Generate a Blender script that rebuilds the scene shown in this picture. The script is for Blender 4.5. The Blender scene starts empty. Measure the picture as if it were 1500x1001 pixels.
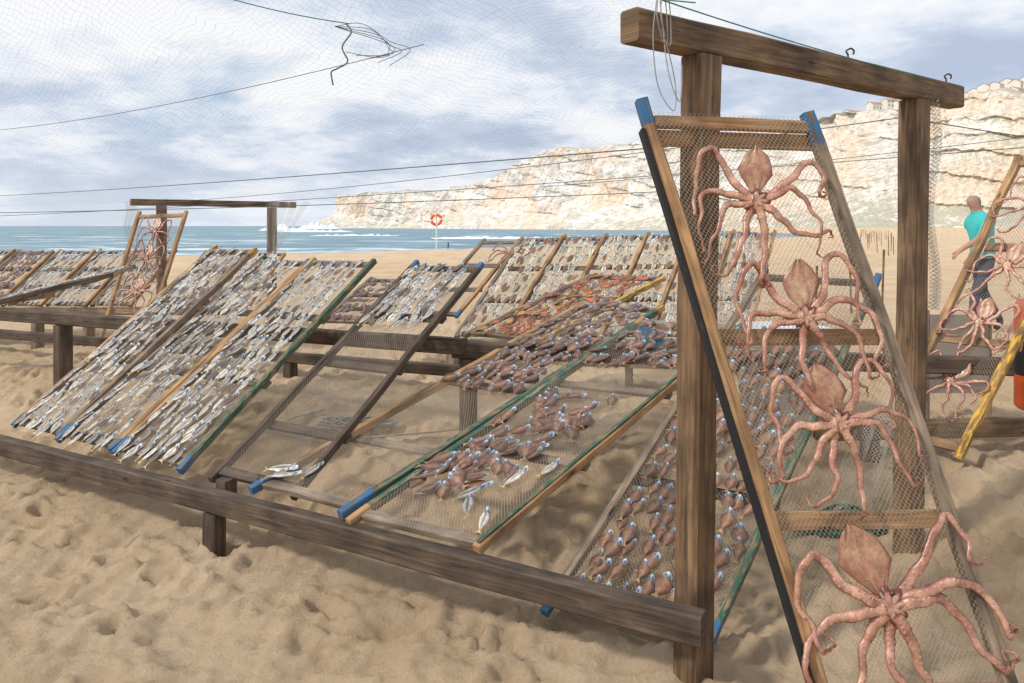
import bpy, math, random
import numpy as np
from mathutils import Vector as V
random.seed(7); rng=np.random.RandomState(5)
sc=bpy.context.scene
def link(o): sc.collection.objects.link(o); return o
# ---------------------------------------------------------------- materials
def newmat(name):
    m=bpy.data.materials.new(name); m.use_nodes=True
    nt=m.node_tree; b=nt.nodes['Principled BSDF']; return m,nt,b
def N(nt,t,**k):
    n=nt.nodes.new(t)
    for a,b in k.items():
        if a.startswith('i_'):
            key=a[2:]; key=int(key) if key.isdigit() else key.replace('_',' ')
            n.inputs[key].default_value=b
        else: setattr(n,a,b)
    return n
def ramp(nt,stops,src=None):
    r=nt.nodes.new('ShaderNodeValToRGB'); e=r.color_ramp.elements
    while len(e)<len(stops): e.new(0.5)
    for i,(p,c) in enumerate(stops):
        e[i].position=p; e[i].color=(c[0],c[1],c[2],1) if hasattr(c,'__len__') else (c,c,c,1)
    if src: nt.links.new(src,r.inputs[0])
    return r
def mixc(nt,fac,a,b):
    m=nt.nodes.new('ShaderNodeMix'); m.data_type='RGBA'
    for s,v in ((0,fac),(6,a),(7,b)):
        if isinstance(v,(int,float)): m.inputs[s].default_value=v
        elif isinstance(v,(tuple,list)): m.inputs[s].default_value=(v[0],v[1],v[2],1)
        else: nt.links.new(v,m.inputs[s])
    return m.outputs[2]
def math_(nt,op,a,b=0.0,c=None):
    m=nt.nodes.new('ShaderNodeMath'); m.operation=op
    for i,v in enumerate((a,b,c)):
        if v is None: continue
        if isinstance(v,(int,float)): m.inputs[i].default_value=v
        else: nt.links.new(v,m.inputs[i])
    return m.outputs[0]
def bump(nt,b,h,strength=.4,dist=.01):
    bm=N(nt,'ShaderNodeBump'); bm.inputs['Strength'].default_value=strength; bm.inputs['Distance'].default_value=dist
    nt.links.new(h,bm.inputs['Height']); nt.links.new(bm.outputs[0],b.inputs['Normal'])
def wood(name,dark,light,paint=None,chip=.5,rough=.75):
    m,nt,b=newmat(name)
    uv=N(nt,'ShaderNodeUVMap'); mp=N(nt,'ShaderNodeMapping'); mp.inputs['Scale'].default_value=(2.2,38,1)
    nt.links.new(uv.outputs[0],mp.inputs[0])
    n=N(nt,'ShaderNodeTexNoise',i_Scale=1.6,i_Detail=8.0,i_Roughness=.65,i_Distortion=.6); nt.links.new(mp.outputs[0],n.inputs[0])
    r=ramp(nt,[(.3,dark),(.5,[(dark[i]+light[i])/2 for i in range(3)]),(.68,light)],n.outputs[0])
    n2=N(nt,'ShaderNodeTexNoise',i_Scale=5.0,i_Detail=4.0); nt.links.new(uv.outputs[0],n2.inputs[0])
    st=ramp(nt,[(.35,.5),(.65,1.15)],n2.outputs[0])
    mm=N(nt,'ShaderNodeMix',data_type='RGBA',blend_type='MULTIPLY'); mm.inputs[0].default_value=1
    nt.links.new(r.outputs[0],mm.inputs[6]); nt.links.new(st.outputs[0],mm.inputs[7])
    col=mm.outputs[2]
    mp3=N(nt,'ShaderNodeMapping'); mp3.inputs['Scale'].default_value=(3.5,12,1); nt.links.new(uv.outputs[0],mp3.inputs[0])
    vo=N(nt,'ShaderNodeTexVoronoi',i_Scale=1.0); nt.links.new(mp3.outputs[0],vo.inputs[0])
    kn=ramp(nt,[(.05,1),(.14,0)],vo.outputs[0])
    col=mixc(nt,kn.outputs[0],col,[c*.35 for c in dark])
    if paint:
        n3=N(nt,'ShaderNodeTexNoise',i_Scale=2.4,i_Detail=7.0,i_Roughness=.7)
        mp4=N(nt,'ShaderNodeMapping'); mp4.inputs['Scale'].default_value=(5,22,1); nt.links.new(uv.outputs[0],mp4.inputs[0]); nt.links.new(mp4.outputs[0],n3.inputs[0])
        ch=ramp(nt,[(chip-.03,0),(chip+.03,1)],n3.outputs[0])
        pv=mixc(nt,n2.outputs[0],[c*.7 for c in paint],[min(1,c*1.25) for c in paint])
        col=mixc(nt,ch.outputs[0],col,pv)
    nt.links.new(col,b.inputs['Base Color']); b.inputs['Roughness'].default_value=rough
    bump(nt,b,n.outputs[0],.7,.005); return m
M={}
M['dark']=wood('weathered_dark_wood',(.03,.021,.015),(.165,.11,.07))
M['post']=wood('brown_post_wood',(.055,.031,.015),(.29,.175,.09))
M['orange']=wood('orange_pine',(.22,.11,.045),(.60,.36,.17))
M['gray']=wood('weathered_gray_wood',(.11,.08,.055),(.40,.30,.21))
M['blue']=wood('blue_paint_wood',(.1,.07,.04),(.3,.2,.1),(.025,.14,.31),.465)
M['green']=wood('green_paint_wood',(.13,.09,.05),(.36,.25,.15),(.025,.10,.065),.49)
M['teal']=wood('teal_paint_wood',(.1,.07,.04),(.3,.2,.1),(.02,.3,.26),.42)
M['yellow']=wood('yellow_paint_wood',(.2,.11,.04),(.5,.30,.12),(.70,.42,.04),.53)
M['black']=wood('black_paint_wood',(.02,.015,.01),(.1,.06,.03),(.010,.010,.012),.40)
def netmat(name,col,cell,lw,alpha,dist=0.0):
    m,nt,b=newmat(name)
    uv=N(nt,'ShaderNodeUVMap'); src=uv.outputs[0]
    if dist:
        n=N(nt,'ShaderNodeTexNoise',i_Scale=1.3,i_Detail=3.0); nt.links.new(src,n.inputs[0])
        vm=N(nt,'ShaderNodeVectorMath',operation='MULTIPLY_ADD'); vm.inputs[1].default_value=(dist,dist,0)
        nt.links.new(n.outputs[1],vm.inputs[0]); nt.links.new(src,vm.inputs[2]); src=vm.outputs[0]
    s=N(nt,'ShaderNodeSeparateXYZ'); nt.links.new(src,s.inputs[0])
    k=1/cell; res=[]
    for op in ('ADD','SUBTRACT'):
        a=math_(nt,op,math_(nt,'MULTIPLY',s.outputs[0],1.25),s.outputs[1])
        a=math_(nt,'FRACT',math_(nt,'MULTIPLY',a,k)); a=math_(nt,'ABSOLUTE',math_(nt,'SUBTRACT',a,.5))
        res.append(math_(nt,'LESS_THAN',a,lw/cell))
    al=math_(nt,'MULTIPLY',math_(nt,'MAXIMUM',res[0],res[1]),alpha)
    nt.links.new(al,b.inputs['Alpha']); b.inputs['Base Color'].default_value=(*col,1); b.inputs['Roughness'].default_value=.8
    return m
M['net']=netmat('rack_netting',(.42,.34,.25),.019,.0010,.85,.012)
M['netfar']=netmat('rack_netting_fine',(.26,.21,.16),.02,.0014,.8,.012)
M['skynet']=netmat('overhead_bird_net',(.17,.20,.23),.085,.0016,.5,.42)
M['whitenet']=netmat('pale_hanging_net',(.62,.61,.55),.02,.0016,.75,.08)
def vcolmat(name,rough=.4,noise=.25,spec=.5,nscale=60,bs=.5,bd=.003):
    m,nt,b=newmat(name)
    a=N(nt,'ShaderNodeVertexColor',layer_name='Col')
    tc=N(nt,'ShaderNodeTexCoord'); n=N(nt,'ShaderNodeTexNoise',i_Scale=float(nscale),i_Detail=7.0,i_Roughness=.6); nt.links.new(tc.outputs['Object'],n.inputs[0])
    r=ramp(nt,[(.3,1-noise*1.3),(.7,1+noise)],n.outputs[0])
    mm=N(nt,'ShaderNodeMix',data_type='RGBA',blend_type='MULTIPLY'); mm.inputs[0].default_value=1
    nt.links.new(a.outputs[0],mm.inputs[6]); nt.links.new(r.outputs[0],mm.inputs[7]); nt.links.new(mm.outputs[2],b.inputs['Base Color'])
    b.inputs['Roughness'].default_value=rough; b.inputs['Specular IOR Level'].default_value=spec
    bump(nt,b,n.outputs[0],bs,bd)
    return m,nt,b,mm,tc
M['fish']=vcolmat('dried_fish_skin',.32,.30,.65,55)[0]
mo,nt,b,mm,tc=vcolmat('octopus_flesh',.27,.22,.6,38,.55,.005)
n5=N(nt,'ShaderNodeTexNoise',i_Scale=11.0,i_Detail=6.0,i_Roughness=.65);nt.links.new(tc.outputs['Object'],n5.inputs[0])
n6=N(nt,'ShaderNodeTexNoise',i_Scale=170.0,i_Detail=2.0);nt.links.new(tc.outputs['Object'],n6.inputs[0])
tint=mixc(nt,ramp(nt,[(.40,0),(.62,1)],n5.outputs[0]).outputs[0],(1.12,1.06,1.0),(.74,.52,.50))
m2_=N(nt,'ShaderNodeMix',data_type='RGBA',blend_type='MULTIPLY');m2_.inputs[0].default_value=1;nt.links.new(mm.outputs[2],m2_.inputs[6]);nt.links.new(tint,m2_.inputs[7])
spk=mixc(nt,ramp(nt,[(.60,0),(.68,.55)],n6.outputs[0]).outputs[0],m2_.outputs[2],(.13,.05,.035))
nt.links.new(spk,b.inputs['Base Color']);M['octo']=mo
def plain(name,col,rough=.6,noise=.15,scale=8,metal=0):
    m,nt,b=newmat(name); tc=N(nt,'ShaderNodeTexCoord'); n=N(nt,'ShaderNodeTexNoise',i_Scale=float(scale),i_Detail=5.0)
    nt.links.new(tc.outputs['Object'],n.inputs[0])
    c=mixc(nt,n.outputs[0],[x*(1-noise) for x in col],[min(1,x*(1+noise)) for x in col]); nt.links.new(c,b.inputs['Base Color'])
    b.inputs['Roughness'].default_value=rough; b.inputs['Metallic'].default_value=metal; return m
M['skin']=plain('skin',(.42,.23,.16)); M['shirt']=plain('turquoise_cloth',(.05,.48,.48),.85); M['pants']=plain('dark_trousers',(.05,.06,.09),.9)
M['hair']=plain('gray_hair',(.24,.22,.21),.9); M['shoe']=plain('shoe',(.05,.05,.05)); M['white']=plain('white_plastic',(.75,.77,.78),.4,.06)
M['red']=plain('red_orange_plastic',(.75,.12,.03),.45); M['ropegreen']=plain('green_rope',(.04,.17,.12),.8,.4,30); M['ropegray']=plain('gray_rope',(.3,.3,.27),.8,.3,30)
M['wire']=plain('dark_cord',(.10,.12,.12),.8); M['metal']=plain('rusty_hook',(.05,.04,.035),.5,.3,20,.6); M['panel']=plain('gray_board',(.30,.27,.24),.8,.25,4)
M['bluep']=plain('blue_plastic',(.03,.28,.6),.5); M['blackp']=plain('black_band',(.02,.02,.02),.5)
M['wall']=plain('white_render',(.74,.68,.60),.9,.15,.3); M['roof']=plain('terracotta_roof',(.45,.26,.18),.9,.2,.6); M['win']=plain('window_glass',(.14,.15,.16),.3)
M['foam']=plain('sea_foam',(.82,.86,.88),.9,.08,.5)
# ---------------------------------------------------------------- builder
class MB:
    def __init__(s): s.v=[];s.f=[];s.uv=[];s.m=[];s.c=[];s.mats=[]
    def mi(s,mat):
        if mat not in s.mats: s.mats.append(mat)
        return s.mats.index(mat)
    def build(s,name,parent=None,smooth=False):
        me=bpy.data.meshes.new(name); me.from_pydata([tuple(p) for p in s.v],[],s.f)
        for k in s.mats: me.materials.append(M[k])
        me.polygons.foreach_set('material_index',s.m)
        if s.uv:
            l=me.uv_layers.new(name='UVMap'); l.data.foreach_set('uv',np.array([x for f in s.uv for p in f for x in p],dtype=np.float32))
        if s.c:
            a=me.color_attributes.new('Col','FLOAT_COLOR','POINT'); a.data.foreach_set('color',np.array([[c[0],c[1],c[2],1] for c in s.c],dtype=np.float32).ravel())
        if smooth: me.polygons.foreach_set('use_smooth',[True]*len(me.polygons))
        me.update(); o=link(bpy.data.objects.new(name,me))
        if parent: o.parent=parent
        return o
def beam(mb,p0,p1,w,h,mat,up=(0,0,1),segs=None,wob=.0015):
    p0=V(p0);p1=V(p1);a=p1-p0;L=a.length;a.normalize();up=V(up)
    if abs(a.dot(up.normalized()))>.95: up=V((.3,1,0))
    sd=a.cross(up).normalized();un=sd.cross(a).normalized()
    c=min(w,h)*.10
    sec=[(-w/2+c,-h/2),(w/2-c,-h/2),(w/2,-h/2+c),(w/2,h/2-c),(w/2-c,h/2),(-w/2+c,h/2),(-w/2,h/2-c),(-w/2,-h/2+c)]
    per=[0]
    for i in range(8):
        q=sec[(i+1)%8];r=sec[i];per.append(per[-1]+math.hypot(q[0]-r[0],q[1]-r[1]))
    segs=segs or [(1.0,mat)]
    ts=[0.0];ms=[]
    for e,mt in segs:
        n=max(1,int((e-ts[-1])*L/.3+.5));s0=ts[-1]
        for k in range(1,n+1): ts.append(s0+(e-s0)*k/n);ms.append(mt)
    b=len(mb.v);ou=random.random()*50;ov=random.random()*50
    for t in ts:
        j=sd*random.uniform(-wob,wob)+un*random.uniform(-wob,wob);ce=p0+a*(t*L)+j;sc2=1+random.uniform(-.03,.03)
        for x,y in sec: mb.v.append(ce+sd*x*sc2+un*y*sc2)
    for k,mt in enumerate(ms):
        for i in range(8):
            i2=(i+1)%8
            mb.f.append((b+k*8+i,b+k*8+i2,b+k*8+8+i2,b+k*8+8+i)); mb.m.append(mb.mi(mt))
            u0=ts[k]*L+ou;u1=ts[k+1]*L+ou
            mb.uv.append([(u0,per[i]+ov),(u0,per[i+1]+ov),(u1,per[i+1]+ov),(u1,per[i]+ov)])
    for k,rev,mt in ((0,True,ms[0]),(len(ts)-1,False,ms[-1])):
        idx=[b+k*8+i for i in range(8)]; pu=[(ou+s[0]*.15,ov+s[1]) for s in sec]
        if rev: idx=idx[::-1];pu=pu[::-1]
        mb.f.append(tuple(idx));mb.m.append(mb.mi(mt));mb.uv.append(pu)
def tube(mb,pts,rad,mat,n=6,col=None,cf=None,flat=None):
    pts=[V(p) for p in pts];b=len(mb.v);K=len(pts)
    for i,p in enumerate(pts):
        t=(pts[min(i+1,K-1)]-pts[max(i-1,0)])
        if t.length<1e-9:t=V((0,0,1))
        t.normalize()
        if flat is not None: s=t.cross(flat).normalized();u=s.cross(t)
        else:
            r=V((0,0,1)) if abs(t.z)<.9 else V((0,1,0))
            s=t.cross(r).normalized();u=s.cross(t)
        rr=rad[i] if hasattr(rad,'__len__') else rad
        for k in range(n):
            an=2*math.pi*k/n; mb.v.append(p+s*math.cos(an)*rr+u*math.sin(an)*rr*(.7 if flat is not None else 1))
            if cf: mb.c.append(cf(i,K,an))
            elif col is not None: mb.c.append(col[i] if isinstance(col[0],(tuple,list)) else col)
    for i in range(K-1):
        for k in range(n):
            k2=(k+1)%n;mb.f.append((b+i*n+k,b+i*n+k2,b+(i+1)*n+k2,b+(i+1)*n+k));mb.m.append(mb.mi(mat))
    for i in (0,K-1):
        mb.f.append(tuple(b+i*n+k for k in range(n)));mb.m.append(mb.mi(mat))
def catmull(P,n=6):
    P=[V(p) for p in P];Q=[P[0]*2-P[1]]+P+[P[-1]*2-P[-2]];o=[]
    for i in range(1,len(Q)-2):
        for k in range(n):
            t=k/n;a,b,c,d=Q[i-1:i+3]
            o.append(.5*((2*b)+(c-a)*t+(2*a-5*b+4*c-d)*t*t+(3*b-a-3*c+d)*t**3))
    o.append(P[-1]);return o
# ---------------------------------------------------------------- noise
_tab=rng.rand(256,256)
def vn(x,y,s=0):
    x=np.asarray(x,float)+s*17.3;y=np.asarray(y,float)+s*9.1
    xi=np.floor(x).astype(int);yi=np.floor(y).astype(int);fx=x-xi;fy=y-yi
    fx=fx*fx*(3-2*fx);fy=fy*fy*(3-2*fy);g=lambda a,b:_tab[a&255,b&255]
    return (g(xi,yi)*(1-fx)+g(xi+1,yi)*fx)*(1-fy)+(g(xi,yi+1)*(1-fx)+g(xi+1,yi+1)*fx)*fy-.5
def sm(a,b,x):
    t=np.clip((x-a)/(b-a),0,1);return t*t*(3-2*t)
CX=[-600,-60,-21.5,-8.6,-4,16,96,170,190,220];CY=[-100,22,31,37.5,43,70,160,420,620,1800]
def gbase(x,y):
    s=(x-.6)*.49+(y-2.5)*.87;k=1.2*sm(.3,1.2,x)
    z=.25*sm(.1+k,1.4+k,s)
    e=(y-np.interp(x,CX,CY))*.6
    z=z-np.clip(e,0,None)*.14
    return np.maximum(z,-7)
def gz(x,y): return float(gbase(np.array(x,float),np.array(y,float)))
# ---------------------------------------------------------------- ground
def axis(lo,hi,step,far0,far1,g=1.09):
    a=list(np.arange(lo,hi,step));st=step;p=a[-1]
    while p<far1: st=min(st*g,60);p+=st;a.append(p)
    st=step;p=a[0];l=[]
    while p>far0: st=min(st*g,60);p-=st;l.append(p)
    return np.array(l[::-1]+a)
xs=axis(-4.6,4.2,.019,-1500,1500,1.08);ys=axis(1.7,7.5,.019,-120,1700,1.08)
X,Y=np.meshgrid(xs,ys);Z=gbase(X,Y)
near=np.clip(1-(np.hypot(X,Y)-8)/40,.25,1)*(np.hypot(X,Y)<120)
wx=X+.06*vn(X*5,Y*5,51);wy=Y+.06*vn(X*5,Y*5,52)
def rg(f,s): return .25-np.abs(vn(wx*f,wy*f,s))
Z+=near*(.075*vn(X*.9,Y*.9,1)+.060*vn(X*2.7,Y*2.7,2)+.070*rg(5,3)+.050*rg(10,4)+.030*rg(19,5)+.016*vn(X*33,Y*33,6)+.009*vn(X*52,Y*52,7))
for i in range(3600):
    fx=rng.uniform(-8,8);fy=rng.uniform(1.5,13);an=rng.rand()*3.14;r1=rng.uniform(.05,.13);r2=r1*rng.uniform(.4,.7);dp=rng.uniform(.010,.038)
    i0,i1=np.searchsorted(xs,[fx-.4,fx+.4]);j0,j1=np.searchsorted(ys,[fy-.4,fy+.4])
    dx=wx[j0:j1,i0:i1]-fx;dy=wy[j0:j1,i0:i1]-fy;a=(dx*math.cos(an)+dy*math.sin(an))/r1;b=(-dx*math.sin(an)+dy*math.cos(an))/r2
    q=a*a+b*b;Z[j0:j1,i0:i1]+=dp*(-np.exp(-q*q)+.6*np.exp(-(np.sqrt(q)-1.4)**2/.09))
ny,nx=X.shape;me=bpy.data.meshes.new('sand_beach')
idx=np.arange(nx*ny).reshape(ny,nx);F=np.stack([idx[:-1,:-1],idx[:-1,1:],idx[1:,1:],idx[1:,:-1]],-1).reshape(-1,4)
me.from_pydata(np.stack([X,Y,Z],-1).reshape(-1,3).tolist(),[],F.tolist());me.polygons.foreach_set('use_smooth',[True]*len(F))
g=link(bpy.data.objects.new('sand_beach',me))
m,nt,b=newmat('beach_sand');tc=N(nt,'ShaderNodeTexCoord')
n1=N(nt,'ShaderNodeTexNoise',i_Scale=1.1,i_Detail=6.0);n2=N(nt,'ShaderNodeTexNoise',i_Scale=220.0,i_Detail=3.0,i_Roughness=.8);n3=N(nt,'ShaderNodeTexNoise',i_Scale=26.0,i_Detail=9.0,i_Roughness=.75)
for n in (n1,n2,n3): nt.links.new(tc.outputs['Object'],n.inputs[0])
c=mixc(nt,ramp(nt,[(.35,0),(.65,1)],n1.outputs[0]).outputs[0],(.66,.475,.295),(.78,.59,.395))
c=mixc(nt,ramp(nt,[(.35,.3),(.5,0)],n3.outputs[0]).outputs[0],c,(.46,.315,.19))
c=mixc(nt,ramp(nt,[(.30,.8),(.42,0)],n2.outputs[0]).outputs[0],c,(.32,.21,.13))
nt.links.new(c,b.inputs['Base Color']);b.inputs['Roughness'].default_value=.95;b.inputs['Specular IOR Level'].default_value=.15
h=math_(nt,'ADD',math_(nt,'MULTIPLY',n2.outputs[0],.3),n3.outputs[0]);bump(nt,b,h,.9,.04);me.materials.append(m)
# ---------------------------------------------------------------- sea
sx=axis(-80,80,4,-9000,9000,1.15);sy=axis(10,400,4,-50,14000,1.12)
sx=np.unique(np.clip(sx,-9000,9000));X,Y=np.meshgrid(sx,sy)
Z=-3+.35*np.sin(Y*.16+3*vn(X*.01,Y*.03,8))*np.clip(1-Y/700,0,1)+.5*vn(X*.05,Y*.12,9)*np.clip(1-Y/1500,0,1)
ny,nx=X.shape;idx=np.arange(nx*ny).reshape(ny,nx);F=np.stack([idx[:-1,:-1],idx[:-1,1:],idx[1:,1:],idx[1:,:-1]],-1).reshape(-1,4)
me=bpy.data.meshes.new('sea');me.from_pydata(np.stack([X,Y,Z],-1).reshape(-1,3).tolist(),[],F.tolist());me.polygons.foreach_set('use_smooth',[True]*len(F));link(bpy.data.objects.new('sea',me))
m,nt,b=newmat('sea_water');tc=N(nt,'ShaderNodeTexCoord');mp=N(nt,'ShaderNodeMapping');mp.inputs['Scale'].default_value=(.03,.11,1);nt.links.new(tc.outputs['Object'],mp.inputs[0])
n=N(nt,'ShaderNodeTexNoise',i_Scale=1.0,i_Detail=10.0,i_Roughness=.7,i_Distortion=.5);nt.links.new(mp.outputs[0],n.inputs[0])
sp=N(nt,'ShaderNodeSeparateXYZ');nt.links.new(tc.outputs['Object'],sp.inputs[0])
nearf=N(nt,'ShaderNodeMapRange');nearf.inputs[1].default_value=90;nearf.inputs[2].default_value=600;nearf.inputs[3].default_value=.085;nearf.inputs[4].default_value=.0;nt.links.new(sp.outputs[1],nearf.inputs[0])
fo=ramp(nt,[(.60,0),(.68,.9)],math_(nt,'ADD',n.outputs[0],nearf.outputs[0]))
wc=mixc(nt,ramp(nt,[(.35,0),(.6,1)],n.outputs[0]).outputs[0],(.06,.16,.23),(.18,.32,.37));c=mixc(nt,fo.outputs[0],wc,(.80,.84,.86));nt.links.new(c,b.inputs['Base Color']);b.inputs['Roughness'].default_value=.4
nb=N(nt,'ShaderNodeTexNoise',i_Scale=.6,i_Detail=6.0);nt.links.new(tc.outputs['Object'],nb.inputs[0]);bump(nt,b,nb.outputs[0],.8,.6);me.materials.append(m)
def wave(x0,x1,y,hh,seed):
    mb=MB();K=90;prof=[(-5,-.6),(-2.2,.1),(-1,.75),(0,1),(1.2,.6),(3,.0),(6,-.6)]
    for i in range(K+1):
        t=i/K;x=x0+(x1-x0)*t;e=math.sin(math.pi*t)**.5;
        for j,(a,zz) in enumerate(prof):
            r=1+1.6*float(vn(i*.33,j*.6,seed));mb.v.append((x,y+a*hh*.8+4*float(vn(i*.06,0,seed+1)),-3+max(-.6,zz*hh*e*r)))
    for i in range(K):
        for j in range(6): q=i*7+j;mb.f.append((q,q+1,q+8,q+7));mb.m.append(mb.mi('foam'))
    mb.build('breaking_wave',None,True)
wave(-245,-195,720,4.0,31);wave(-180,-120,560,1.4,33);wave(-90,-50,330,.7,35);wave(-330,-268,1150,7,41);wave(-30,20,270,.6,39)
# ---------------------------------------------------------------- cliff
path=[(-360,1750,40),(-340,1500,50),(-326,1400,57),(-215,1330,62),(-127,1250,62),(-60,1180,70),(-10,1100,89),(46,1000,102),(85,950,100),(125,900,99),(185,800,96),(235,715,97),(270,650,99),(310,560,96),(346,500,93),(417,430,90),(560,330,88),(760,250,88)]
P=catmull([V(p) for p in path],56)
arr=np.array([tuple(p) for p in P]);tan=np.gradient(arr[:,:2],axis=0);tan/=np.linalg.norm(tan,axis=1)[:,None]
nrm=np.stack([tan[:,1],-tan[:,0]],1)
for _ in range(60): nrm[1:-1]=(nrm[:-2]+nrm[1:-1]*2+nrm[2:])/4
sl=np.concatenate([[0],np.cumsum(np.linalg.norm(np.diff(arr[:,:2],axis=0),axis=1))])
NT=110;NP=14;V_=[];S_=len(arr)
skyl=5*vn(sl*.02,0*sl,16)+5*vn(sl*.06,0*sl,21)+3*vn(sl*.16,0*sl,22)
rightf=np.clip((arr[:,0]-150)/150,0,1)
def f3(a,b,s): return vn(a,b,s)+.5*vn(a*2.1,b*2.1,s+1)+.25*vn(a*4.3,b*4.3,s+2)+.13*vn(a*8.7,b*8.7,s+3)
for j in range(NT+NP):
    if j<NT:
        t=j/(NT-1);z=-6+(arr[:,2]+6)*t
        tal=np.clip((.36+.5*vn(sl*.012,0*sl,23)-t)/.35,0,1)
        off=58*tal**1.3+16*(1-t)+rightf*40*(1-t)
        rid=26*(.5-np.abs(f3(sl*.014,z*.007,11)))+15*(.5-np.abs(f3(sl*.045+z*.01,z*.014,61)))+7*f3(sl*.10,z*.05,71)+3.2*f3(sl*.4,z*.25,81)
        zd=z+sl*.16+9*vn(sl*.012,z*.03,15)
        led=(zd/15)%1.0
        off=off+rid*(1-.5*tal)-18-(3.5*led**3)*(1-tal)*np.clip(.5+2.5*vn(sl*.03,z*.05,25),0,1)
        zz=z+skyl*t
    else:
        q=(j-NT+1);dist=q*q*5;off=np.full(S_,-float(dist)-6)
        zz=arr[:,2]+skyl+np.clip(q,0,4)*1.2+4*vn(sl*.05,dist*.02+0*sl,17)
    xy=arr[:,:2]+nrm*off[:,None];V_.append(np.column_stack([xy,zz]))
V_=np.stack(V_);ny,nx=V_.shape[:2];idx=np.arange(nx*ny).reshape(ny,nx);F=np.stack([idx[:-1,:-1],idx[:-1,1:],idx[1:,1:],idx[1:,:-1]],-1).reshape(-1,4)
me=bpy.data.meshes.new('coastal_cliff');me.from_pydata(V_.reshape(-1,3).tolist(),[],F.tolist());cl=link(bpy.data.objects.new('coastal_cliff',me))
m,nt,b=newmat('hazy_limestone_cliff');tc=N(nt,'ShaderNodeTexCoord');ge=N(nt,'ShaderNodeNewGeometry')
mp=N(nt,'ShaderNodeMapping');mp.inputs['Scale'].default_value=(.012,.012,.075);mp.inputs['Rotation'].default_value=(.22,.20,0);nt.links.new(tc.outputs['Object'],mp.inputs[0])
n1=N(nt,'ShaderNodeTexNoise',i_Scale=1.0,i_Detail=10.0,i_Roughness=.62,i_Distortion=.9);nt.links.new(mp.outputs[0],n1.inputs[0])
n2=N(nt,'ShaderNodeTexNoise',i_Scale=.016,i_Detail=9.0,i_Roughness=.62);nt.links.new(tc.outputs['Object'],n2.inputs[0])
n3=N(nt,'ShaderNodeTexNoise',i_Scale=.12,i_Detail=8.0,i_Roughness=.72);nt.links.new(tc.outputs['Object'],n3.inputs[0])
c=ramp(nt,[(.3,(.66,.59,.52)),(.43,(.86,.81,.74)),(.5,(.74,.67,.59)),(.57,(.90,.87,.81)),(.7,(.93,.91,.87))],n1.outputs[0]).outputs[0]  # limestone tones raised paler: distance haze painted into the rock colour
c=mixc(nt,ramp(nt,[(.48,0),(.60,.8)],n2.outputs[0]).outputs[0],c,(.86,.66,.50))
c=mixc(nt,ramp(nt,[(.34,.35),(.45,0)],n3.outputs[0]).outputs[0],c,(.52,.46,.41))
sp=N(nt,'ShaderNodeSeparateXYZ');nt.links.new(ge.outputs['Normal'],sp.inputs[0])
up=math_(nt,'ABSOLUTE',sp.outputs[2]);gm=math_(nt,'ADD',up,math_(nt,'MULTIPLY',math_(nt,'SUBTRACT',n3.outputs[0],.5),1.3))
px=N(nt,'ShaderNodeSeparateXYZ');nt.links.new(tc.outputs['Object'],px.inputs[0])
gx=N(nt,'ShaderNodeMapRange');gx.inputs[1].default_value=60;gx.inputs[2].default_value=280;gx.inputs[3].default_value=-.16;gx.inputs[4].default_value=.06;nt.links.new(px.outputs[0],gx.inputs[0])
gm=math_(nt,'ADD',gm,gx.outputs[0])
gr=ramp(nt,[(.66,0),(.80,.75)],gm)
c=mixc(nt,gr.outputs[0],c,mixc(nt,n2.outputs[0],(.30,.31,.21),(.52,.47,.34)))  # scrub green also lightened, with the haze mixed into its colour
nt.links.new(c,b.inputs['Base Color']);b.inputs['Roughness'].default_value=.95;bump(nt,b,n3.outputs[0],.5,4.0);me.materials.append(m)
# houses on the cliff
def house(x,y,z,w,d,h,ry,roofh=2.0):
    mb=MB();c,s=math.cos(ry),math.sin(ry)
    def T(a,b_,zz): return V((x+a*c-b_*s,y+a*s+b_*c,z+zz))
    def quad(pts,mt): b=len(mb.v);mb.v.extend(pts);mb.f.append(tuple(range(b,b+len(pts))));mb.m.append(mb.mi(mt))
    W,D=w/2,d/2;co=[(-W,-D),(W,-D),(W,D),(-W,D)]
    for i in range(4):
        a=co[i];q=co[(i+1)%4];quad([T(*a,-14),T(*q,-14),T(*q,h),T(*a,h)],'wall')
    for s_ in (-1,1): quad([T(s_*W,-D,h),T(s_*W,D,h),T(s_*W,0,h+roofh)],'wall'); quad([T(-W-.4,s_*(D+.5),h-.25),T(W+.4,s_*(D+.5),h-.25),T(W+.4,0,h+roofh+.1),T(-W-.4,0,h+roofh+.1)],'roof')
    nf=max(1,int(h//3));nw=max(2,int(w//3))
    for f in range(nf):
        for k in range(nw):
            cx=-W+(k+.5)*w/nw;z0=f*3+.9
            if f==0 and k==nw//2: z0=0
            for s_ in (-1,1): quad([T(cx-.5,s_*(D+.05),z0),T(cx+.5,s_*(D+.05),z0),T(cx+.5,s_*(D+.05),f*3+2.3),T(cx-.5,s_*(D+.05),f*3+2.3)],'win')
    mb.build('cliff_top_house')
for k,(u,d,z,w,h,ry) in enumerate([(1285,655,104,16,5,.2),(1303,648,105,10,6,.1),(1318,642,104,9,4,.2),(1250,675,102,16,3,.3),(1418,575,99,10,4,.4),(1432,570,100,12,5,.5),(1447,560,101,11,6,.4),(1463,555,102,14,5,.5),(1480,550,102,10,7,.4),(1494,545,102,13,5,.4),(1510,540,101,12,8,.5),(1530,530,100,16,6,.4),(1472,532,95,9,4,.5),(1455,537,94,8,4,.4),(1488,525,94,9,4,.4),(1440,542,93,8,4,.4),(1560,510,99,16,7,.4)]):
    house((u-750)/1083*d,d,z,w,9,h,ry)
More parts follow.
